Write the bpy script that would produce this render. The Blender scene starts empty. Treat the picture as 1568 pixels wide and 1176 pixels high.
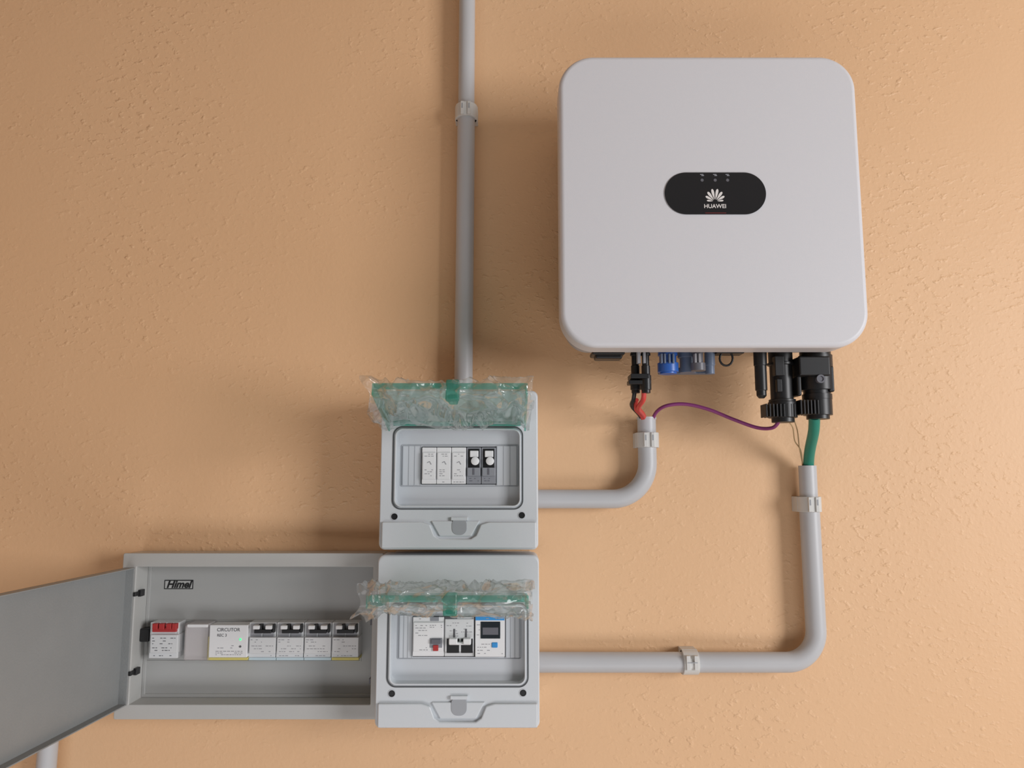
import bpy, math, random
from mathutils import Vector, Matrix, noise
random.seed(4)
S=bpy.context.scene
S.view_settings.view_transform='Standard'
COL=S.collection
# ---------------- survey of the wall (metres) ----------------
F=1178.0; TH=math.atan(0.125); D=1.0; CZ=1.45
def pt(px,py,d):
    a=(px-784)/F; b=(588-py)/F
    yc=math.cos(TH)-b*math.sin(TH); zc=math.sin(TH)+b*math.cos(TH)
    t=(D-d)/yc
    return Vector((a*t,-d,CZ+zc*t))
def rect(a,b,c,e,d):
    cx=(a+c)/2; cy=(b+e)/2
    return (pt(a,cy,d).x,pt(c,cy,d).x,pt(cx,e,d).z,pt(cx,b,d).z)
# ---------------- materials ----------------
def mat(name,col,rough=.5,metal=0,bump=0,bscale=200,var=0,coat=0,spec=.5):
    m=bpy.data.materials.new(name); m.use_nodes=True
    nt=m.node_tree; b=nt.nodes['Principled BSDF']
    b.inputs['Base Color'].default_value=(*col,1); b.inputs['Roughness'].default_value=rough
    b.inputs['Metallic'].default_value=metal
    b.inputs['Specular IOR Level'].default_value=spec
    b.inputs['Coat Weight'].default_value=coat
    if bump or var:
        tc=nt.nodes.new('ShaderNodeTexCoord'); n=nt.nodes.new('ShaderNodeTexNoise')
        n.inputs['Scale'].default_value=bscale; n.inputs['Detail'].default_value=4
        nt.links.new(tc.outputs['Object'],n.inputs['Vector'])
        if bump:
            bp=nt.nodes.new('ShaderNodeBump'); bp.inputs['Strength'].default_value=bump; bp.inputs['Distance'].default_value=.001
            nt.links.new(n.outputs['Fac'],bp.inputs['Height']); nt.links.new(bp.outputs['Normal'],b.inputs['Normal'])
        if var:
            n2=nt.nodes.new('ShaderNodeTexNoise'); n2.inputs['Scale'].default_value=12; n2.inputs['Detail'].default_value=5
            nt.links.new(tc.outputs['Object'],n2.inputs['Vector'])
            mx=nt.nodes.new('ShaderNodeMixRGB'); mx.inputs[1].default_value=(*[c*(1-var) for c in col],1); mx.inputs[2].default_value=(*[min(1,c*(1+var)) for c in col],1)
            nt.links.new(n2.outputs['Fac'],mx.inputs[0]); nt.links.new(mx.outputs[0],b.inputs['Base Color'])
    return m
M_white=mat('inverter_white_paint',(.66,.66,.69),.45,bump=.1,bscale=1500)
M_body=mat('inverter_body_grey',(.42,.42,.43),.5)
M_black=mat('black_plastic',(.012,.012,.013),.4)
M_panel=mat('gloss_black_panel',(.018,.017,.018),.22)
M_logo=mat('logo_white',(.75,.72,.70),.5)
M_conduit=mat('conduit_grey_pvc',(.50,.505,.52),.42,var=.05)
M_clip=mat('clip_grey_plastic',(.64,.64,.62),.4)
M_enc=mat('enclosure_grey_plastic',(.62,.65,.68),.38,bump=.1,bscale=900)
M_enc2=mat('enclosure_inner_grey',(.56,.58,.61),.42)
M_encd=mat('enclosure_slot_grey',(.35,.365,.39),.5)
M_gask=mat('gasket_dark',(.07,.075,.08),.6)
M_metal=mat('cabinet_grey_enamel',(.47,.47,.455),.36,var=.04,bump=.06,bscale=700)
M_metald=mat('cabinet_plate_enamel',(.41,.41,.40),.30,var=.04)
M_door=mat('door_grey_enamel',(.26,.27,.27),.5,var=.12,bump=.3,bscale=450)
M_mod=mat('module_light_plastic',(.66,.67,.68),.4)
M_mod2=mat('module_white_plastic',(.78,.78,.79),.4)
M_dark=mat('module_dark_grey',(.13,.13,.15),.4)
M_mid=mat('module_mid_grey',(.27,.28,.31),.4)
M_ink=mat('printed_ink',(.10,.10,.11),.6)
M_ink2=mat('printed_ink_light',(.33,.33,.35),.6)
M_red=mat('red_plastic',(.42,.03,.03),.4)
M_redc=mat('red_cable_pvc',(.62,.06,.05),.4)
M_blue=mat('blue_plastic',(.03,.12,.45),.35)
M_bluel=mat('blue_print',(.04,.28,.65),.4)
M_cap=mat('connector_blue_grey',(.14,.18,.26),.4)
M_green=mat('green_cable_pvc',(.015,.22,.16),.45)
M_purple=mat('purple_cable_pvc',(.24,.04,.17),.4)
M_beige=mat('beige_cord',(.42,.30,.16),.7)
M_yel=mat('yellow_label',(.62,.54,.16),.5)
M_cyan=mat('pale_blue_label',(.50,.62,.68),.5)
M_lcd=mat('lcd_dark',(.02,.025,.03),.15)
M_led=mat('green_indicator',(.05,.8,.25),.3)
M_led.node_tree.nodes['Principled BSDF'].inputs['Emission Color'].default_value=(.1,1,.3,1)
M_led.node_tree.nodes['Principled BSDF'].inputs['Emission Strength'].default_value=1
def seethru(name,tcol,scol,base,rough,fres=1.0):
    m=bpy.data.materials.new(name); m.use_nodes=True; nt=m.node_tree; nt.nodes.clear()
    N=nt.nodes.new; L=nt.links.new
    o=N('ShaderNodeOutputMaterial'); t=N('ShaderNodeBsdfTransparent'); t.inputs[0].default_value=(*tcol,1)
    df=N('ShaderNodeBsdfDiffuse'); df.inputs[0].default_value=(*scol,1)
    tl=N('ShaderNodeBsdfTranslucent'); tl.inputs[0].default_value=(*scol,1)
    dm=N('ShaderNodeMixShader'); dm.inputs[0].default_value=.4; L(df.outputs[0],dm.inputs[1]); L(tl.outputs[0],dm.inputs[2])
    gl=N('ShaderNodeBsdfGlossy'); gl.inputs['Roughness'].default_value=rough
    m1=N('ShaderNodeMixShader'); m1.inputs[0].default_value=base; L(t.outputs[0],m1.inputs[1]); L(dm.outputs[0],m1.inputs[2])
    fr=N('ShaderNodeFresnel'); fr.inputs[0].default_value=1.45
    mu=N('ShaderNodeMath'); mu.operation='MULTIPLY'; mu.inputs[1].default_value=fres; L(fr.outputs[0],mu.inputs[0])
    mn=N('ShaderNodeMath'); mn.operation='MINIMUM'; mn.inputs[1].default_value=.35; L(mu.outputs[0],mn.inputs[0])
    m2=N('ShaderNodeMixShader'); L(mn.outputs[0],m2.inputs[0]); L(m1.outputs[0],m2.inputs[1]); L(gl.outputs[0],m2.inputs[2]); L(m2.outputs[0],o.inputs[0])
    return m
M_lid=seethru('green_transparent_plastic',(.50,.86,.78),(.18,.54,.47),.24,.15)
M_lidp=seethru('pale_green_transparent_plastic',(.80,.93,.90),(.42,.64,.58),.10,.15)
M_film=seethru('clear_film',(.99,.995,.99),(.94,.97,.97),.10,.12,.9)
M_clear=seethru('clear_cover_plastic',(.93,.91,.91),(.75,.71,.71),.25,.2)
# wall stucco
def stucco():
    m=bpy.data.materials.new('stucco_orange'); m.use_nodes=True; nt=m.node_tree; b=nt.nodes['Principled BSDF']
    N=nt.nodes.new; L=nt.links.new
    b.inputs['Roughness'].default_value=.53; b.inputs['Specular IOR Level'].default_value=.42
    tc=N('ShaderNodeTexCoord')
    big=N('ShaderNodeTexNoise'); big.inputs['Scale'].default_value=1.6; big.inputs['Detail'].default_value=3
    L(tc.outputs['Object'],big.inputs['Vector'])
    mx=N('ShaderNodeMixRGB'); mx.inputs[1].default_value=(.745,.455,.245,1); mx.inputs[2].default_value=(.785,.51,.30,1)
    L(big.outputs['Fac'],mx.inputs[0]); L(mx.outputs[0],b.inputs['Base Color'])
    mp=N('ShaderNodeMapping'); mp.inputs['Rotation'].default_value=(0,.5,0); mp.inputs['Scale'].default_value=(1,1,1.5)
    L(tc.outputs['Object'],mp.inputs['Vector'])
    n1=N('ShaderNodeTexNoise'); n1.inputs['Scale'].default_value=95; n1.inputs['Detail'].default_value=2
    L(mp.outputs[0],n1.inputs['Vector'])
    r1=N('ShaderNodeValToRGB'); r1.color_ramp.elements[0].position=.52; r1.color_ramp.elements[1].position=.78; r1.color_ramp.interpolation='EASE'
    L(n1.outputs['Fac'],r1.inputs[0])
    msk=N('ShaderNodeTexNoise'); msk.inputs['Scale'].default_value=5; msk.inputs['Detail'].default_value=3
    L(tc.outputs['Object'],msk.inputs['Vector'])
    r2=N('ShaderNodeValToRGB'); r2.color_ramp.elements[0].position=.38; r2.color_ramp.elements[1].position=.64
    L(msk.outputs['Fac'],r2.inputs[0])
    mu=N('ShaderNodeMath'); mu.operation='MULTIPLY'; L(r1.outputs[0],mu.inputs[0]); L(r2.outputs[0],mu.inputs[1])
    n2=N('ShaderNodeTexNoise'); n2.inputs['Scale'].default_value=200; n2.inputs['Detail'].default_value=4; L(tc.outputs['Object'],n2.inputs['Vector'])
    n3=N('ShaderNodeTexNoise'); n3.inputs['Scale'].default_value=12; n3.inputs['Detail'].default_value=3; L(tc.outputs['Object'],n3.inputs['Vector'])
    a1=N('ShaderNodeMath'); a1.operation='MULTIPLY_ADD'; a1.inputs[1].default_value=.34; L(n2.outputs['Fac'],a1.inputs[0]); L(mu.outputs[0],a1.inputs[2])
    a2=N('ShaderNodeMath'); a2.operation='MULTIPLY_ADD'; a2.inputs[1].default_value=1.0; L(n3.outputs['Fac'],a2.inputs[0]); L(a1.outputs[0],a2.inputs[2])
    bp=N('ShaderNodeBump'); bp.inputs['Strength'].default_value=.65; bp.inputs['Distance'].default_value=.0015
    L(a2.outputs[0],bp.inputs['Height']); L(bp.outputs['Normal'],b.inputs['Normal'])
    return m
M_wall=stucco()
M_floor=mat('floor_concrete',(.42,.38,.34),.7,bump=.3,bscale=60,var=.1)
M_ceil=mat('ceiling_plaster',(.55,.48,.40),.8,bump=.2,bscale=80)
# ---------------- mesh helpers ----------------
def finish(name,me,m,bev=0,seg=3,smooth=True):
    ob=bpy.data.objects.new(name,me); COL.objects.link(ob)
    if m: me.materials.append(m)
    if smooth:
        me.shade_smooth(); me.set_sharp_from_angle(angle=math.radians(35))
    if bev:
        b=ob.modifiers.new('bevel','BEVEL'); b.width=bev; b.segments=seg; b.limit_method='ANGLE'; b.angle_limit=math.radians(35); b.harden_normals=True
    return ob
def rrpts(x0,x1,z0,z1,r,n=9):
    r=max(1e-5,min(r,(x1-x0)/2-1e-6,(z1-z0)/2-1e-6)); P=[]
    for cx,cz,a0 in((x1-r,z1-r,0),(x0+r,z1-r,90),(x0+r,z0+r,180),(x1-r,z0+r,270)):
        for i in range(n):
            a=math.radians(a0+90*i/(n-1)); P.append((cx+r*math.cos(a),cz+r*math.sin(a)))
    return P
def polyprism(name,P,d0,d1,m,bev=0,H=None,seg=3):
    n=len(P); V=[(x,-d0,z) for x,z in P]+[(x,-d1,z) for x,z in P]; Fc=[]
    for i in range(n):
        j=(i+1)%n; Fc.append((i,j,n+j,n+i))
    if H:
        V+=[(x,-d0,z) for x,z in H]+[(x,-d1,z) for x,z in H]
        for i in range(n):
            j=(i+1)%n
            Fc.append((2*n+i,3*n+i,3*n+j,2*n+j)); Fc.append((n+i,n+j,3*n+j,3*n+i)); Fc.append((j,i,2*n+i,2*n+j))
    else:
        Fc.append(tuple(range(n,2*n))); Fc.append(tuple(reversed(range(n))))
    me=bpy.data.meshes.new(name); me.from_pydata(V,[],Fc); me.update()
    import bmesh
    bm=bmesh.new(); bm.from_mesh(me); bmesh.ops.recalc_face_normals(bm,faces=bm.faces); bm.to_mesh(me); bm.free()
    return finish(name,me,m,bev,seg)
def rr(name,R,r,d0,d1,m,bev=0,hole=None,hr=0,seg=3,n=9):
    return polyprism(name,rrpts(*R,r,n),d0,d1,m,bev,rrpts(*hole,hr,n) if hole else None,seg)
def boxes(name,L,m,bev=0):
    V=[];Fc=[]
    for(x0,x1,d0,d1,z0,z1) in L:
        o=len(V); y0,y1=-d1,-d0
        V+=[(x0,y0,z0),(x1,y0,z0),(x1,y1,z0),(x0,y1,z0),(x0,y0,z1),(x1,y0,z1),(x1,y1,z1),(x0,y1,z1)]
        Fc+=[tuple(o+k for k in f) for f in((0,3,2,1),(4,5,6,7),(0,1,5,4),(1,2,6,5),(2,3,7,6),(3,0,4,7))]
    me=bpy.data.meshes.new(name); me.from_pydata(V,[],Fc); me.update()
    return finish(name,me,m,bev,2)
def pb(px0,py0,px1,py1,d0,d1):
    R=rect(px0,py0,px1,py1,d1); return (R[0],R[1],d0,d1,R[2],R[3])
def lathe(name,c,prof,m,axis='Z',n=28,bev=0):
    V=[];Fc=[]
    for(h,r) in prof:
        for i in range(n):
            a=2*math.pi*i/n; u=r*math.cos(a); v=r*math.sin(a)
            V.append({'Z':(c[0]+u,c[1]+v,c[2]+h),'Y':(c[0]+u,c[1]+h,c[2]+v),'X':(c[0]+h,c[1]+u,c[2]+v)}[axis])
    k=len(prof)
    for j in range(k-1):
        for i in range(n):
            i2=(i+1)%n; Fc.append((j*n+i,j*n+i2,(j+1)*n+i2,(j+1)*n+i))
    Fc.append(tuple(range(n))); Fc.append(tuple(range((k-1)*n,k*n)))
    me=bpy.data.meshes.new(name); me.from_pydata(V,[],Fc); me.update()
    import bmesh
    bm=bmesh.new(); bm.from_mesh(me); bmesh.ops.recalc_face_normals(bm,faces=bm.faces); bm.to_mesh(me); bm.free()
    return finish(name,me,m,bev,2)
def fillet(pts,r,n=16):
    out=[pts[0]]
    for i in range(1,len(pts)-1):
        p,a,b=pts[i],(pts[i-1]-pts[i]).normalized(),(pts[i+1]-pts[i]).normalized()
        ang=a.angle(b); t=r/math.tan(ang/2); s=p+a*t; e=p+b*t; c=p+(a+b).normalized()*(r/math.sin(ang/2))
        u=(s-c)/r; w=(e-c)/r; om=u.angle(w)
        for k in range(n+1):
            f=k/n; out.append(c+r*(u*math.sin((1-f)*om)+w*math.sin(f*om))/math.sin(om))
    out.append(pts[-1]); return out
def catmull(P,n=10):
    Q=[P[0]]+P+[P[-1]]; out=[]
    for i in range(1,len(Q)-2):
        for k in range(n):
            t=k/n; a,b,c,d=Q[i-1],Q[i],Q[i+1],Q[i+2]
            out.append(.5*((2*b)+(c-a)*t+(2*a-5*b+4*c-d)*t*t+(3*b-a-3*c+d)*t**3))
    out.append(P[-1]); return out
def tomesh(name,cu,m):
    o=bpy.data.objects.new('tmp',cu); COL.objects.link(o); dg=bpy.context.evaluated_depsgraph_get()
    me=bpy.data.meshes.new_from_object(o.evaluated_get(dg)); bpy.data.objects.remove(o)
    me.materials.clear(); me.name=name
    return finish(name,me,m)
def tube(name,P,r,m,hollow=False):
    cu=bpy.data.curves.new(name,'CURVE'); cu.dimensions='3D'; sp=cu.splines.new('POLY'); sp.points.add(len(P)-1)
    for q,p in zip(sp.points,P): q.co=(*p,1)
    cu.bevel_depth=r; cu.bevel_resolution=8; cu.use_fill_caps=not hollow
    return tomesh(name,cu,m)
def text(name,s,c,size,m,ex=.0002,ax='CENTER',bold=0,shear=0):
    cu=bpy.data.curves.new(name,'FONT'); cu.body=s; cu.size=size; cu.extrude=ex; cu.align_x=ax; cu.align_y='CENTER'
    cu.offset=bold; cu.shear=shear
    ob=tomesh(name,cu,m)
    ob.data.transform(Matrix.Translation(c)@Matrix.Rotation(math.pi/2,4,'X')); return ob
def group(name,parts):
    bpy.context.view_layer.update()
    lo=Vector((9,9,9)); hi=-lo
    for p in parts:
        for c in p.bound_box:
            w=p.matrix_world@Vector(c)
            for i in range(3): lo[i]=min(lo[i],w[i]); hi[i]=max(hi[i],w[i])
    e=bpy.data.objects.new(name,None); e.empty_display_size=.02; COL.objects.link(e)
    e.location=((lo+hi)/2)
    inv=Matrix.Translation(-(lo+hi)/2)
    for p in parts:
        p.parent=e; p.matrix_parent_inverse=inv
    return e
# ---------------- room ----------------
boxes('wall_back',[(-2.2,2.4,-.15,0,0,2.75)],M_wall)
boxes('floor',[(-2.2,2.4,0,3.6,-.1,0)],M_floor)
boxes('ceiling',[(-2.2,2.4,0,2.0,2.75,2.85)],M_ceil)
boxes('wall_left',[(-2.35,-2.2,-.15,3.0,0,2.75)],M_wall)
# ---------------- conduits ----------------
CR=.0118
def clip(px,py,d,axis='Z',r=CR):
    c=pt(px,py,d); parts=[]
    h=.0095; ro=r+.0028
    prof=[(-h,r),(-h,ro),(h,ro),(h,r)]
    parts.append(lathe('clip_band',c,prof,M_clip,axis,bev=.0006))
    L=[];g=[]
    if axis=='Z':
        L.append((c.x-ro-.0005,c.x+ro+.0005,0,d,c.z-h,c.z+h))
        for s in(-1,1):
            L.append((c.x+s*.0045-.0022,c.x+s*.0045+.0022,d+r,d+ro+.0018,c.z-h*.95,c.z+h*.95))
            g.append((c.x+s*.0045-.0008,c.x+s*.0045+.0008,d+ro+.001,d+ro+.0021,c.z-.001,c.z+.006))
    else:
        L.append((c.x-h,c.x+h,0,d,c.z-ro-.0005,c.z+ro+.0005))
        for s in(-1,1):
            L.append((c.x+s*.0048-.0024,c.x+s*.0048+.0024,d+r,d+ro+.0018,c.z-.006,c.z+.011))
        g.append((c.x-.006,c.x+.006,d+ro+.001,d+ro+.0021,c.z+.0025,c.z+.0035))
    parts.append(boxes('clip_saddle',L,M_clip,.0006)); parts.append(boxes('clip_slot',g,M_encd))
    return parts
dc=.0195
topx=pt(713,300,dc).x
A=Vector((topx,-dc,2.75)); B=pt(713,165,dc); B.x=topx
Cc=pt(710,602,dc); Cc.x=topx-.001
g=[tube('upper_pipe',[A,B],CR*.93,M_conduit),tube('lower_pipe',[B+Vector((0,0,.004)),Cc],CR,M_conduit)]+clip(714,173,dc)
group('conduit_pipe',g)
x1=pt(991,690,dc).x; zb=pt(880,764,dc).z
P=[Vector((x1,-dc,pt(990,640,dc).z)),Vector((x1,-dc,zb)),Vector((pt(800,764,dc).x,-dc,zb))]
P=fillet(P,.045)
g=[tube('bent_pipe',P,CR,M_conduit)]+clip(991,674,dc)
g.append(lathe('pipe_mouth',P[0]+Vector((0,0,-.002)),[(0,CR),(0,CR+.0006),(.0028,CR+.0006),(.0028,CR*.86)],M_conduit))
group('conduit_pipe',g)
xt=pt(1239,772,dc).x; xa=pt(1249,950,dc).x; zb=pt(1000,1014,dc).z
P=[Vector((xt,-dc,pt(1238,765,dc).z)),Vector((xa,-dc,zb)),Vector((pt(800,1014,dc).x,-dc,zb))]
g=[tube('bent_pipe',fillet(P,.038),CR*1.04,M_conduit),tube('top_sleeve',[Vector((xt,-dc,pt(1238,713,dc).z)),P[0]-Vector((0,0,.02))],CR*.93,M_conduit)]+clip(1239,772,dc)+clip(1056,1014,dc,'X')
group('conduit_pipe',g)
p=pt(75,1125,dc)
group('conduit_pipe',[tube('straight_pipe',[Vector((p.x,-dc,p.z)),Vector((p.x-.004,-dc,p.z-.3))],CR*.95,M_conduit)]+[boxes('wall_saddle',[(p.x-.014,p.x+.010,0,dc,p.z-.18,p.z-.16)],M_clip,.0006)])
# ---------------- inverter ----------------
di=.15
R=(.5*(pt(857,130,di).x+pt(857,490,di).x),.5*(pt(1313,130,di).x+pt(1330,490,di).x),pt(1090,532,di).z,pt(1090,85,di).z)
parts=[]
cov=rr('front_cover',R,.041,.112,di,M_white,.006,seg=6,n=18); parts.append(cov)
Rb=(R[0]+.012,R[1]-.012,pt(1090,541,.03).z,R[3]-.014)
parts.append(rr('rear_body',Rb,.03,.03,.114,M_body,.004,n=12))
fins=[]
for i in range(24):
    x=Rb[0]+.02+i*(Rb[1]-Rb[0]-.04)/23; fins.append((x-.0012,x+.0012,.006,.032,Rb[2]+.03,Rb[3]-.02))
parts.append(boxes('heatsink_fins',fins,M_body))
parts.append(boxes('wall_bracket',[(Rb[0]+.05,Rb[1]-.05,0,.03,Rb[3]-.1,Rb[3]-.05)],M_body,.001))
dp=di+.0012
RP=rect(1018,264,1173,328,dp); parts.append(rr('display_panel',RP,.03,di-.003,dp,M_panel,.0006,n=18))
lc=pt(1095,307,dp)
def petal(c,ang,l,w):
    V=[];n=16
    for i in range(n):
        t=2*math.pi*i/n; u=l*(.5-.5*math.cos(t)); v=w*math.sin(t)*(.25+.95*(u/l)**1.1)
        V.append((c.x+math.sin(ang)*u+math.cos(ang)*v, c.z+math.cos(ang)*u-math.sin(ang)*v))
    return V
for i,(a,l,w) in enumerate([(-84,12,1.9),(-60,17,2.7),(-36,20,3.0),(-12,22,3.1),(12,22,3.1),(36,20,3.0),(60,17,2.7),(84,12,1.9)]):
    ar=math.radians(a); c0=lc+Vector((math.sin(ar)*.0026,0,math.cos(ar)*.0022-.001))
    parts.append(polyprism('logo_petal_%d'%(i+1),petal(c0,ar,l*.00058,w*.00062),dp-.0004,dp+.00025,M_logo))
parts.append(text('logo_text','HUAWEI',pt(1095,316,dp+.0001),.0066,M_logo,bold=.0001))
parts.append(boxes('accent_line',[pb(1080,325.5,1112,326.6,dp-.0002,dp+.0002)],mat('accent_dark_red',(.16,.02,.02),.4)))
for i,x in enumerate((1075,1095,1114)):
    c=pt(x,276,dp)
    parts.append(lathe('status_lamp_%d'%(i+1),c,[(0,.0018),(-.0004,.0018)],M_dark,'Y',16))
    parts.append(boxes('lamp_icon_%d'%(i+1),[pb(x-3,266.5,x+2,267.7,dp-.0002,dp+.0002),pb(x-1,268,x+3,269.4,dp-.0002,dp+.0002)],M_mid))
dq=.085
zb=Rb[2]
parts.append(boxes('dc_switch',[pb(907,536,957,543,.07,.10),pb(912,540,953,549,.075,.096)],M_black,.002))
def plug(name,px,pw,segs,m,d=dq):
    c=pt(px,segs[0][0],d); sc=(1-d)/F/2; prof=[]
    for py,w in segs: prof.append((pt(px,py,d).z-c.z,w*sc))
    return lathe(name,c,prof,m,bev=.0005)
def stepped(*s):
    o=[]
    for(y0,y1,w) in s: o+=[(y0,w),(y1,w)]
    return o
for i,x in enumerate((972,988)):
    parts.append(plug('dc_plug_%d'%(i+1),x,0,stepped((528,541,13),(541,545,15),(545,560,11),(560,575,13),(575,597,16),(597,602,13)),M_black,.08+.012*i))
parts.append(boxes('dc_plug_lock',[pb(966,572,994,579,.075,.1),pb(963,582,997,588,.08,.096)],M_black,.0006))
parts.append(boxes('dc_plug_marks',[pb(976,538,981,556,.09,.0985),pb(985,538,989,556,.09,.0985)],M_ink2,.0005))
parts.append(plug('blue_plug',1022,0,stepped((528,545,30),(545,556,26),(556,570,32),(570,573,26)),M_blue,.09))
parts.append(boxes('blue_plug_ribs',[pb(x,541,x+3,556,.10,.1045) for x in(1012,1017,1024,1030)],M_cap,.0005))
parts.append(plug('grey_plug_1',1052,0,stepped((528,548,30),(548,571,24)),M_cap,.08))
parts.append(plug('grey_plug_2',1068,0,stepped((528,540,22),(540,556,16),(556,568,22)),M_dark,.10))
parts.append(plug('grey_plug_3',1086,0,stepped((528,560,16),(560,573,14)),M_cap,.08))
parts.append(boxes('plug_tray',[pb(1010,563,1092,572,.06,.072)],M_cap,.001))
parts.append(boxes('plug_marks',[pb(1064,541,1067,555,.10,.109),pb(1070,541,1073,555,.10,.109)],M_ink2,.0004))
ring=[pt(1112+10*math.cos(a),549+11*math.sin(a),.085) for a in [i*2*math.pi/16 for i in range(17)]]
parts.append(tube('cap_strap',ring,.0013,M_black)); parts.append(boxes('vent_plug',[pb(1098,533,1140,541,.07,.09)],M_black,.001))
parts.append(plug('antenna_dongle',1163,0,stepped((528,560,20),(560,598,18),(598,606,15))+[(610,8)],M_black,.095))
parts.append(plug('comm_connector',1194,0,stepped((528,556,36),(556,560,40),(560,612,34),(612,616,40),(616,640,43),(640,647,34)),M_black,.085))
parts.append(boxes('comm_connector_ribs',[pb(1173+k*5.4,618,1175.4+k*5.4,638,.08,.1035-abs(k-4)*.0008) for k in range(9)],M_black,.0004))
parts.append(boxes('comm_connector_latch',[pb(1187,545,1201,575,.09,.1015),pb(1190,580,1198,600,.09,.1)],M_black,.0008))
parts.append(plug('ac_connector',1247,0,stepped((526,545,46),(545,598,50),(598,604,40),(604,612,44),(612,636,43),(636,642,34)),M_black,.085))
parts.append(boxes('ac_connector_body',[pb(1224,545,1272,575,.07,.108),pb(1269,560,1278,600,.075,.1),pb(1221,575,1228,606,.075,.1)],M_black,.002))
parts.append(boxes('ac_connector_ribs',[pb(1226+k*5.2,612,1228.4+k*5.2,634,.08,.1045-abs(k-3.5)*.0012) for k in range(8)],M_black,.0004))
c=pt(1257,580,.108); parts.append(lathe('ac_connector_screw',c,[(0.005,.005),(-.0006,.005),(-.0006,.0032),(.0006,.0030)],M_dark,'Y'))
group('solar_inverter',parts)
def cable(name,pts,r,m): return group(name,[tube('cable_run',catmull([pt(*p) for p in pts]),r,m)])
cable('red_cable',[(986,598,.09),(985,612,.085),(978,625,.065),(986,638,.03),(988,665,dc)],.0030,M_redc)
cable('red_cable',[(975,612,.07),(973,625,.055),(984,640,.028),(985,665,dc)],.0026,M_redc)
cable('black_cable',[(972,598,.08),(970,612,.075),(968,622,.06),(982,640,.025),(983,665,dc)],.0026,M_black)
cable('purple_cable',[(996,668,dc),(999,645,.024),(1006,630,.035),(1022,621,.045),(1050,619,.05),(1085,627,.055),(1125,643,.06),(1160,655,.068),(1183,655,.078),(1193,645,.085)],.0022,M_purple)
cable('green_cable',[(1247,638,.085),(1246,660,.07),(1240,690,.04),(1238,712,.022),(1238,740,dc)],.0066,M_green)
cable('beige_cord',[(1206,644,.085),(1214,655,.07),(1217,675,.05),(1226,690,.04),(1229,716,.02),(1230,740,dc)],.0007,M_beige)
cable('beige_cord',[(1215,640,.085),(1221,660,.06),(1224,685,.045),(1230,716,.02),(1232,740,dc)],.0007,M_beige)
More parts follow.
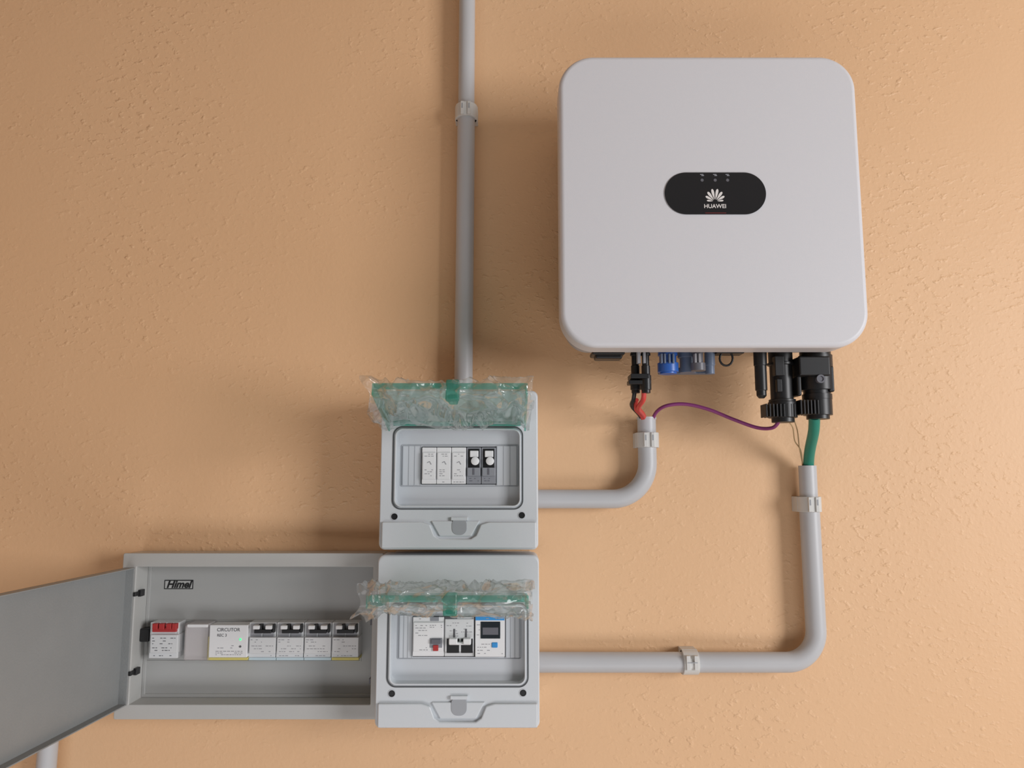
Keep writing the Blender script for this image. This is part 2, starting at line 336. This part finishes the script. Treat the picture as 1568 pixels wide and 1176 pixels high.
# ---------------- enclosures ----------------
DE=.090
def enclosure(L,T,Rr,B,win,slot,ribs,screws,notch,lip,lidtilt,lidpx,lidhz,seed,mods,fth=.0115,fdrop=-.006):
    parts=[]
    O=rect(L,T,Rr,B,DE); W=rect(*win,DE)
    base=(O[0]+.003,O[1]-.003,O[2]+.003,O[3]-.003)
    parts.append(rr('base_shell',base,.008,0,.05,M_enc,.002))
    parts.append(rr('front_cover',O,.007,.048,DE,M_enc,.0035,hole=W,hr=.008,seg=4))
    sp=(W[0]-.004,W[1]+.004,W[2]-.004,W[3]+.004)
    parts.append(rr('window_gasket',sp,.011,DE-.003,DE+.0006,M_gask,0,hole=(W[0]-.0025,W[1]+.0025,W[2]-.0025,W[3]+.0025),hr=.0095))
    parts.append(rr('window_lip',(W[0]-.0012,W[1]+.0012,W[2]-.0012,W[3]+.0012),.009,DE-.014,DE+.0022,M_enc,.0006,hole=(W[0]+.0006,W[1]-.0006,W[2]+.0006,W[3]-.0006),hr=.0075))
    dpn=DE-.012
    Sl=rect(*slot,dpn)
    parts.append(rr('breaker_panel',(W[0],W[1],W[2],W[3]),.007,dpn-.003,dpn,M_enc2,0,hole=Sl,hr=.0003))
    parts.append(boxes('slot_backing',[(Sl[0]-.005,Sl[1]+.005,.01,.03,Sl[2]-.005,Sl[3]+.005)],M_dark))
    rib=[];gro=[]
    for(a,b) in ribs:
        Rr_=rect(a,slot[1]-1,b,slot[3]+1,dpn); rib.append((Rr_[0],Rr_[1],dpn-.001,dpn+.0012,Rr_[2],Rr_[3]))
        n=3
        for k in range(n+1):
            x=Rr_[0]+(Rr_[1]-Rr_[0])*k/n; gro.append((x-.0003,x+.0003,dpn,dpn+.0015,Rr_[2],Rr_[3]))
    parts.append(boxes('knockout_strips',rib,M_enc2,.0003)); parts.append(boxes('knockout_grooves',gro,M_encd))
    Rl=rect(ribs[0][0]-3,slot[1]-3,ribs[1][1]+3,slot[3]+3,dpn)
    parts.append(rr('panel_outline',Rl,.002,dpn-.001,dpn+.0008,M_encd,0,hole=(Rl[0]+.0007,Rl[1]-.0007,Rl[2]+.0007,Rl[3]-.0007),hr=.0015))
    for i,(x,y) in enumerate(screws):
        c=pt(x,y,DE)
        parts.append(lathe('cover_screw_%d'%(i+1),c,[(.004,.0036),(-.0007,.0036),(-.0007,.0030),(-.0003,.0026)],M_black,'Y',20))
        parts.append(lathe('screw_ring_%d'%(i+1),c,[(.004,.0046),(-.0004,.0046),(-.0004,.0037),(.003,.0037)],M_enc2,'Y',20))
    yb=lip[1]+2
    Bd=rect(L+3,yb,Rr-3,B-3,DE)
    Lp=rect(*lip,DE); Nt=rect(*notch,DE)
    s=.012
    Pl=[(Bd[0],Bd[2]),(Bd[1],Bd[2]),(Bd[1],Bd[3]),(Lp[1]+s*.6,Bd[3]),(Lp[1]-.003,Bd[3]-.003),(Lp[1]-.008,Lp[2]+.004),(Lp[1]-.014,Lp[2]),(Lp[0]+.014,Lp[2]),(Lp[0]+.008,Lp[2]+.004),(Lp[0]+.003,Bd[3]-.003),(Lp[0]-s*.6,Bd[3]),(Bd[0],Bd[3])]
    parts.append(polyprism('lower_band',Pl,DE-.004,DE+.0045,M_enc,.0016))
    Cr=[(Lp[0]+.004,Bd[3]+.001),(Lp[0]+.014,Lp[2]+.003),(Lp[1]-.014,Lp[2]+.003),(Lp[1]-.004,Bd[3]+.001)]
    parts.append(polyprism('latch_cradle',Cr,DE-.004,DE+.0022,M_enc,.0012))
    parts.append(rr('latch_socket',(Nt[0],Nt[1],Nt[2],Nt[3]),.0075,DE-.002,DE+.0027,M_encd,.0004))
    parts.append(boxes('latch_socket_lip',[(Nt[0]-.001,Nt[1]+.001,DE,DE+.0034,Nt[3]-.003,Nt[3]+.001)],M_enc,.0005))
    hz=pt(700,lidhz,DE).z
    lx0=pt(lidpx[0],lidhz,DE).x; lx1=pt(lidpx[1],lidhz,DE).x
    parts.append(boxes('hinge_posts',[(lx0+.002,lx0+.012,DE-.002,DE+.008,hz-.004,hz+.006),(lx1-.012,lx1-.002,DE-.002,DE+.008,hz-.004,hz+.006)],M_enc,.0015))
    LL=.118; T_=Matrix.Translation(Vector((0,-DE-.006,hz)))@Matrix.Rotation(-math.radians(lidtilt),4,'X')
    th=.0022; rim=.013
    lid=boxes('transparent_lid',[(lx0+.002,lx1-.002,0,LL-.002,-th,0)],M_lidp)
    lr_=boxes('lid_rim',[(lx0,lx0+.002,0,LL,-rim,0),(lx1-.002,lx1,0,LL,-rim,0),(lx0+.002,lx1-.002,LL-.002,LL,-rim*.5,0),(lx0+.006,lx1-.006,.004,.006,-.008,-th)],M_lid,.0004)
    lid.data.transform(T_); lr_.data.transform(T_); parts+=[lid,lr_]
    mx=(lx0+lx1)/2+.003
    lt=boxes('lid_latch',[(mx-.007,mx+.007,LL-.004,LL+.004,-.020,.003),(mx-.005,mx+.005,LL-.018,LL,-.018,-.012)],M_lid,.002); lt.data.transform(T_); parts.append(lt)
    # crumpled protective film sleeve
    nu,nv=150,72; V=[];Fc=[]
    for i in range(nu+1):
        u=i/nu
        endf=1+.45*max(0,1-u*9)+.2*max(0,1-(1-u)*9)
        for j in range(nv):
            x=lx0-.007+(lx1-lx0+.012)*u
            a=2*math.pi*j/nv; ca,sa=math.cos(a),math.sin(a)
            y=LL*.55+(LL*.50)*math.copysign(abs(ca)**.6,ca)
            z=fdrop+(fth*endf*(.75+.4*y/LL))*math.copysign(abs(sa)**.7,sa)
            q=Vector((x*26+seed,y*22,z*40))
            w=Vector((noise.noise(q),noise.noise(q+Vector((7,3,1))),0))*1.2
            r1=abs(noise.noise(q*1.3+w)); r2=abs(noise.noise(q*2.7+w*1.5+Vector((2,8,4))))
            nz=(.22-r1)*.017+(.2-r2)*.007
            n2=noise.noise(q*.9+Vector((9,9,3)))*.008
            V.append((x+w.x*.004*(1+3*max(0,1-u*12)),-(y+n2*.8+ca*nz),z+sa*nz+n2*.5*sa))
    for i in range(nu):
        for j in range(nv):
            j2=(j+1)%nv; Fc.append((i*nv+j,i*nv+j2,(i+1)*nv+j2,(i+1)*nv+j))
    me=bpy.data.meshes.new('protective_film'); me.from_pydata(V,[],Fc); me.transform(T_)
    fo=finish('protective_film',me,M_film); me.set_sharp_from_angle(angle=math.radians(60)); parts.append(fo)
    parts+=mods(DE)
    group('electrical_enclosure',parts)
def tinylines(px0,py0,px1,py1,d,rows,seedv,fill=.6):
    rnd=random.Random(seedv); L=[]
    for k in range(rows):
        y=py0+(py1-py0)*(k+.5)/rows; x=px0
        while x<px1-1:
            w=rnd.uniform(1.5,5)
            if rnd.random()<fill: L.append(pb(x,y-.55,min(px1,x+w),y+.55,d-.0003,d+.0001))
            x+=w+1.3
    return L
def mods_top(DE):
    P=[]; df=DE-.006
    for i in range(3):
        a=646+i*22.7; b=a+22
        P.append(boxes('surge_module_%d'%(i+1),[pb(a,685,b,741,.03,df-.002),pb(a+1,693,b-1,734,.03,df)],M_mod2,.0006))
        P.append(boxes('surge_print_%d'%(i+1),tinylines(a+4,694,b-4,700,df,2,i)+tinylines(a+4,718,b-5,730,df,4,i+9,.5)+tinylines(a+3,736,b-3,740,df-.002,1,i+5),M_ink2))
        P.append(polyprism('surge_arrow_%d'%(i+1),[(lambda q:(q.x,q.z))(pt(x,y,df)) for x,y in((a+8,708),(a+12,706),(a+15,711),(a+13.5,711.5),(a+11.5,707.5),(a+8.4,709.2))],df-.0003,df+.0002,M_ink2))
    for i in range(2):
        a=714.5+i*22.8; b=a+22
        P.append(boxes('fuse_holder_%d'%(i+1),[pb(a,685,b,741,.03,df-.003),pb(a+1,716,b-1,729,.03,df)],M_mid,.0006))
        P.append(boxes('fuse_recess_%d'%(i+1),[pb(a+2,687,b-2,716,.05,df-.0025)],M_black,.0006))
        P.append(boxes('fuse_handle_%d'%(i+1),[pb(a+5,690,b-4,700,.05,df)],M_mod2,.0008))
        c=pt(a+13,706,df+.001); P.append(lathe('fuse_knob_%d'%(i+1),c,[(.006,.0048),(-.001,.0048),(-.0015,.0040)],M_mod2,'Y',24))
        P.append(boxes('fuse_print_%d'%(i+1),tinylines(a+4,731,b-3,738,df-.003,2,i+30)+[pb(a+9,717,a+12,727,df-.0005,df+.0003)],M_dark))
    return P
def mods_low(DE):
    P=[]; df=DE-.006
    P.append(boxes('residual_breaker',[pb(632,945,680,1005,.03,df-.002),pb(633,953,679,998,.03,df)],M_mod2,.0006))
    P.append(boxes('residual_breaker_print',tinylines(636,956,655,975,df,5,3)+tinylines(658,956,677,962,df,2,4)+tinylines(636,990,655,997,df,2,5)+tinylines(636,946.5,650,949,df-.002,1,6),M_ink2))
    P.append(boxes('test_area',[pb(658,977,677,992,.05,df+.0004),pb(659,945,672,951,.05,df-.0012)],M_mid,.0003))
    P.append(boxes('test_button',[pb(663,988,671,997,.05,df+.002)],M_red,.0004))
    P.append(boxes('reset_button',[pb(660,979,675,986,.05,df+.003)],M_dark,.0006))
    P.append(boxes('line_breaker',[pb(680.7,945,726,1005,.03,df-.002),pb(681.5,948,725,998,.03,df)],M_mod,.0006))
    P.append(boxes('line_breaker_print',tinylines(684,952,703,976,df,6,13,.5)+tinylines(706,952,723,970,df,4,14,.5),M_ink2))
    P.append(boxes('line_breaker_mark',[pb(681,945,700,948,.05,df-.0015),pb(694,963,697,976,.05,df+.0003),pb(712,963,715,976,.05,df+.0003)],M_ink,.0002))
    P.append(boxes('toggle_recess',[pb(684,978,703,1000,.05,df+.0005),pb(706,978,724,1000,.05,df+.0005)],M_black,.0004))
    P.append(boxes('toggle_lever',[pb(687,978,700,987,.06,df+.008),pb(709,978,721,987,.06,df+.008),pb(687,984,721,988,.06,df+.006)],M_mod2,.0012))
    P.append(boxes('meter_relay',[pb(727.5,944,773,1006,.03,df+.001)],M_mod2,.0008))
    P.append(boxes('meter_stripe',[pb(728,944.5,772.5,950,.05,df+.0014)],M_bluel,.0002))
    P.append(boxes('meter_display',[pb(736,952,766,978,.05,df+.0018)],M_lcd,.0004))
    P.append(boxes('meter_display_inner',[pb(739,961,763,972,.05,df+.002)],M_dark))
    P.append(boxes('meter_buttons',[pb(753,984,762,992,.05,df+.0022)],M_bluel,.0008))
    P.append(boxes('meter_print',tinylines(730,953,735,976,df+.001,3,22)+tinylines(731,984,750,1003,df+.001,4,23,.6)+tinylines(740,945.5,765,949,df+.0016,1,25)+tinylines(755,995,770,1003,df+.001,2,24),M_ink2))
    return P
enclosure(582,598,824,842,(606,658,796,775),(645,684,760,742),((617,644),(761,791)),((604,791),(799,789)),(692,793,715,819),(655,797,740,825),15,(597,805),645,1.3,mods_top)
enclosure(576,850,826,1116,(598,928,804,1047),(632,943,774,1006),((612,631),(775,795)),((600,1062),(801,1061)),(691,1066,715,1095),(655,1074,748,1104),7,(591,806),907,7.7,mods_low,.0140,-.004)
# ---------------- distribution cabinet ----------------
DF=.045; DP=.012
O=rect(181,847,585,1102,DF); Hh=rect(203,868,569,1079,DF)
parts=[]
parts.append(rr('front_flange',O,.002,DF-.003,DF,M_metal,.0012,hole=Hh,hr=.001))
parts.append(rr('cabinet_sides',(O[0]+.014,O[1]-.008,O[2]+.012,O[3]-.012),.002,0,DF-.002,M_metal,.0008,hole=Hh,hr=.001))
parts.append(rr('flange_return',(O[0]+.001,O[1]-.001,O[2]+.001,O[3]-.001),.002,0.004,DF-.002,M_metal,0,hole=(O[0]+.003,O[1]-.003,O[2]+.003,O[3]-.003),hr=.001))
parts.append(boxes('inner_plate',[(Hh[0],Hh[1],.006,DP,Hh[2],Hh[3])],M_metald))
parts.append(rr('inner_plate_edge',(Hh[0],Hh[1],Hh[2],Hh[3]),.001,DP-.001,DP+.0025,M_metald,.0008,hole=(Hh[0]+.004,Hh[1]-.004,Hh[2]+.004,Hh[3]-.004),hr=.001))
sl=rect(224,951,552,1011,DP)
parts.append(rr('slot_frame',(sl[0]-.0015,sl[1]+.0015,sl[2]-.0015,sl[3]+.0015),.0008,DP-.001,DP+.001,M_metald,.0003,hole=sl,hr=.0003))
lr=rect(252,888,296,902,DP)
parts.append(boxes('maker_label',[(lr[0],lr[1],DP,DP+.0006,lr[2],lr[3])],M_black,.0001))
parts.append(boxes('maker_label_inner',[(lr[0]+.0011,lr[1]-.0011,DP,DP+.0008,lr[2]+.0011,lr[3]-.0011)],M_metal))
parts.append(text('maker_label_text','Himel',Vector(((lr[0]+lr[1])/2,-DP-.0009,(lr[2]+lr[3])/2)),.0125,M_black,.0003,bold=.0004,shear=.3))
x0=Hh[0]
for i,(py) in enumerate((908,1028)):
    z=pt(210,py,.035).z
    parts.append(boxes('hinge_clip_%d'%(i+1),[(x0,x0+.004,.028,.038,z-.004,z+.004),(x0-.001,x0+.002,.036,.048,z-.0025,z+.0025)],M_black,.0006))
z=pt(212,971,.02).z
parts.append(boxes('cable_grommet',[(x0,x0+.012,DP,.028,z-.008,z+.008),(x0+.010,x0+.017,DP,.024,z-.004,z+.009)],M_black,.002))
parts.append(boxes('lock_keeper',[(Hh[1]-.003,Hh[1]-.0005,.02,.04,pt(560,950,.03).z-.004,pt(560,950,.03).z+.004),(Hh[1]-.003,Hh[1]-.0005,.02,.04,pt(560,1040,.03).z-.003,pt(560,1040,.03).z+.003)],M_dark,.0004))
df=.036
parts.append(boxes('main_switch',[pb(229,953,273,1008,DP,df-.004),pb(230,972,272,1000,DP,df)],M_mod,.0007))
parts.append(boxes('main_switch_recess',[pb(232,955,270,971,DP,df-.0035)],M_mod2,.0004))
parts.append(boxes('main_switch_levers',[pb(233,955,241,964,DP,df+.002),pb(243,955,251,964,DP,df+.002),pb(254,955,262,964,DP,df+.002),pb(263,955,270,964,DP,df+.002),pb(233,961,270,968,DP,df-.001)],M_red,.0006))
parts.append(boxes('main_switch_print',tinylines(233,975,269,988,df,3,41,.6)+tinylines(233,990,269,998,df,2,42,.4)+tinylines(232,1002,270,1006,df-.004,1,43,.6),M_ink))
parts.append(boxes('covered_module_body',[pb(283,958,318,1010,DP,df-.008)],M_mod2,.0008))
cv=boxes('covered_module_cover',[pb(281,954,322,1012,DP,df)],M_clear,.0025); parts.append(cv)
parts.append(boxes('covered_module_cap',[pb(286,956,318,961,DP,df+.001)],M_mod2,.001))
parts.append(boxes('meter_relay',[pb(320,957,379,1007,DP,df)],M_mod2,.0009))
parts.append(boxes('meter_relay_foot',[pb(320,1007,379,1011,DP,df-.001)],M_yel,.0004))
parts.append(boxes('meter_relay_side',[pb(318,975,321,1011,DP,df-.001)],M_yel,.0004))
parts.append(text('meter_relay_title','CIRCUTOR',pt(350,964.5,df+.0001),.0056,M_ink))
parts.append(text('meter_relay_type','REC 3',pt(340,973,df+.0001),.0046,M_ink,ax='CENTER'))
parts.append(boxes('meter_relay_print',tinylines(330,980,362,994,df,4,51,.25)+tinylines(330,996,372,1004,df,3,52,.6),M_ink2))
c=pt(368,979,df); parts.append(lathe('status_lamp',c,[(0,.0014),(-.0006,.0012)],M_led,'Y',14))
c=pt(368,990,df); parts.append(lathe('test_knob',c,[(0,.0013),(-.0008,.0012)],M_ink,'Y',14))
for i in range(4):
    a=381+i*42.3; b=a+41.3
    parts.append(boxes('branch_breaker_%d'%(i+1),[pb(a,953,b,1008,DP,df-.005),pb(a+.5,976,b-.5,1001,DP,df)],M_mod,.0007))
    parts.append(boxes('breaker_recess_%d'%(i+1),[pb(a+3,955,a+19.5,977,DP,df-.0042),pb(a+22,955,a+38.5,977,DP,df-.0042)],M_ink2,.0004))
    parts.append(boxes('breaker_lever_%d'%(i+1),[pb(a+6,958,a+16,964,DP,df+.004),pb(a+25,958,a+35,964,DP,df+.004)],M_mod2,.0008))
    parts.append(boxes('breaker_bar_%d'%(i+1),[pb(a+8,964,a+34,970,DP,df+.0015),pb(a+15,956,a+20,969,DP,df+.001),pb(a+36,956,a+39,969,DP,df+.001)],M_black,.0006))
    parts.append(boxes('breaker_print_%d'%(i+1),tinylines(a+3,978,a+20,985,df,2,60+i,.6)+tinylines(a+4,987,b-4,1000,df,3,70+i,.45)+tinylines(a+4,1002,b-4,1006,df-.005,1,80+i,.5),M_ink2))
    parts.append(boxes('breaker_label_%d'%(i+1),[pb(a,1007,b,1011,DP,df-.004)],M_cyan if i<3 else M_yel,.0002))
hx=pt(201,970,DF).x; z1=pt(200,869,DF).z; z0=pt(192,1080,DF).z; Wd=Hh[1]-Hh[0]-.004
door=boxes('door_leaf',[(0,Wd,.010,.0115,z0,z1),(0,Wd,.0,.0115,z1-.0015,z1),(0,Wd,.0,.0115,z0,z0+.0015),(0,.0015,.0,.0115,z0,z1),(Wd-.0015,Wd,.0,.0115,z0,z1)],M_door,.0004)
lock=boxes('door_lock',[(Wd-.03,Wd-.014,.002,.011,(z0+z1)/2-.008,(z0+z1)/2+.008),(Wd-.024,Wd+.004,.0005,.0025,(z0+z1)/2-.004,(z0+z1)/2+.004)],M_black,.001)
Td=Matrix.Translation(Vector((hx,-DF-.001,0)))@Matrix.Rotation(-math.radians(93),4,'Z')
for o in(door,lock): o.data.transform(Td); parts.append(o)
group('distribution_cabinet',parts)
# ---------------- camera ----------------
cam=bpy.data.cameras.new('camera'); co=bpy.data.objects.new('camera',cam); COL.objects.link(co)
cam.sensor_width=36; cam.lens=36*F/1568; cam.clip_start=.01
co.location=(0,-D,CZ); co.rotation_euler=(math.pi/2+TH,0,0); S.camera=co
# ---------------- light ----------------
w=bpy.data.worlds.new('daylight'); S.world=w; w.use_nodes=True
bg=w.node_tree.nodes['Background']; bg.inputs[0].default_value=(.86,.93,1,1); bg.inputs[1].default_value=.14
def area(name,loc,tgt,sx,sy,e,col):
    l=bpy.data.lights.new(name,'AREA'); l.shape='RECTANGLE'; l.size=sx; l.size_y=sy; l.energy=e; l.color=col
    o=bpy.data.objects.new(name,l); COL.objects.link(o); o.location=loc
    o.rotation_euler=(Vector(tgt)-Vector(loc)).to_track_quat('-Z','Y').to_euler(); return o
area('doorway_daylight',(2.35,-1.9,1.6),(0,0,1.2),1.0,1.1,57,(.985,.98,.995))
area('low_fill',(-.1,-1.5,.2),(-.1,0,1.0),2.2,.8,13,(.95,.965,1))  # fill lamp added low in front to brighten the lower wall
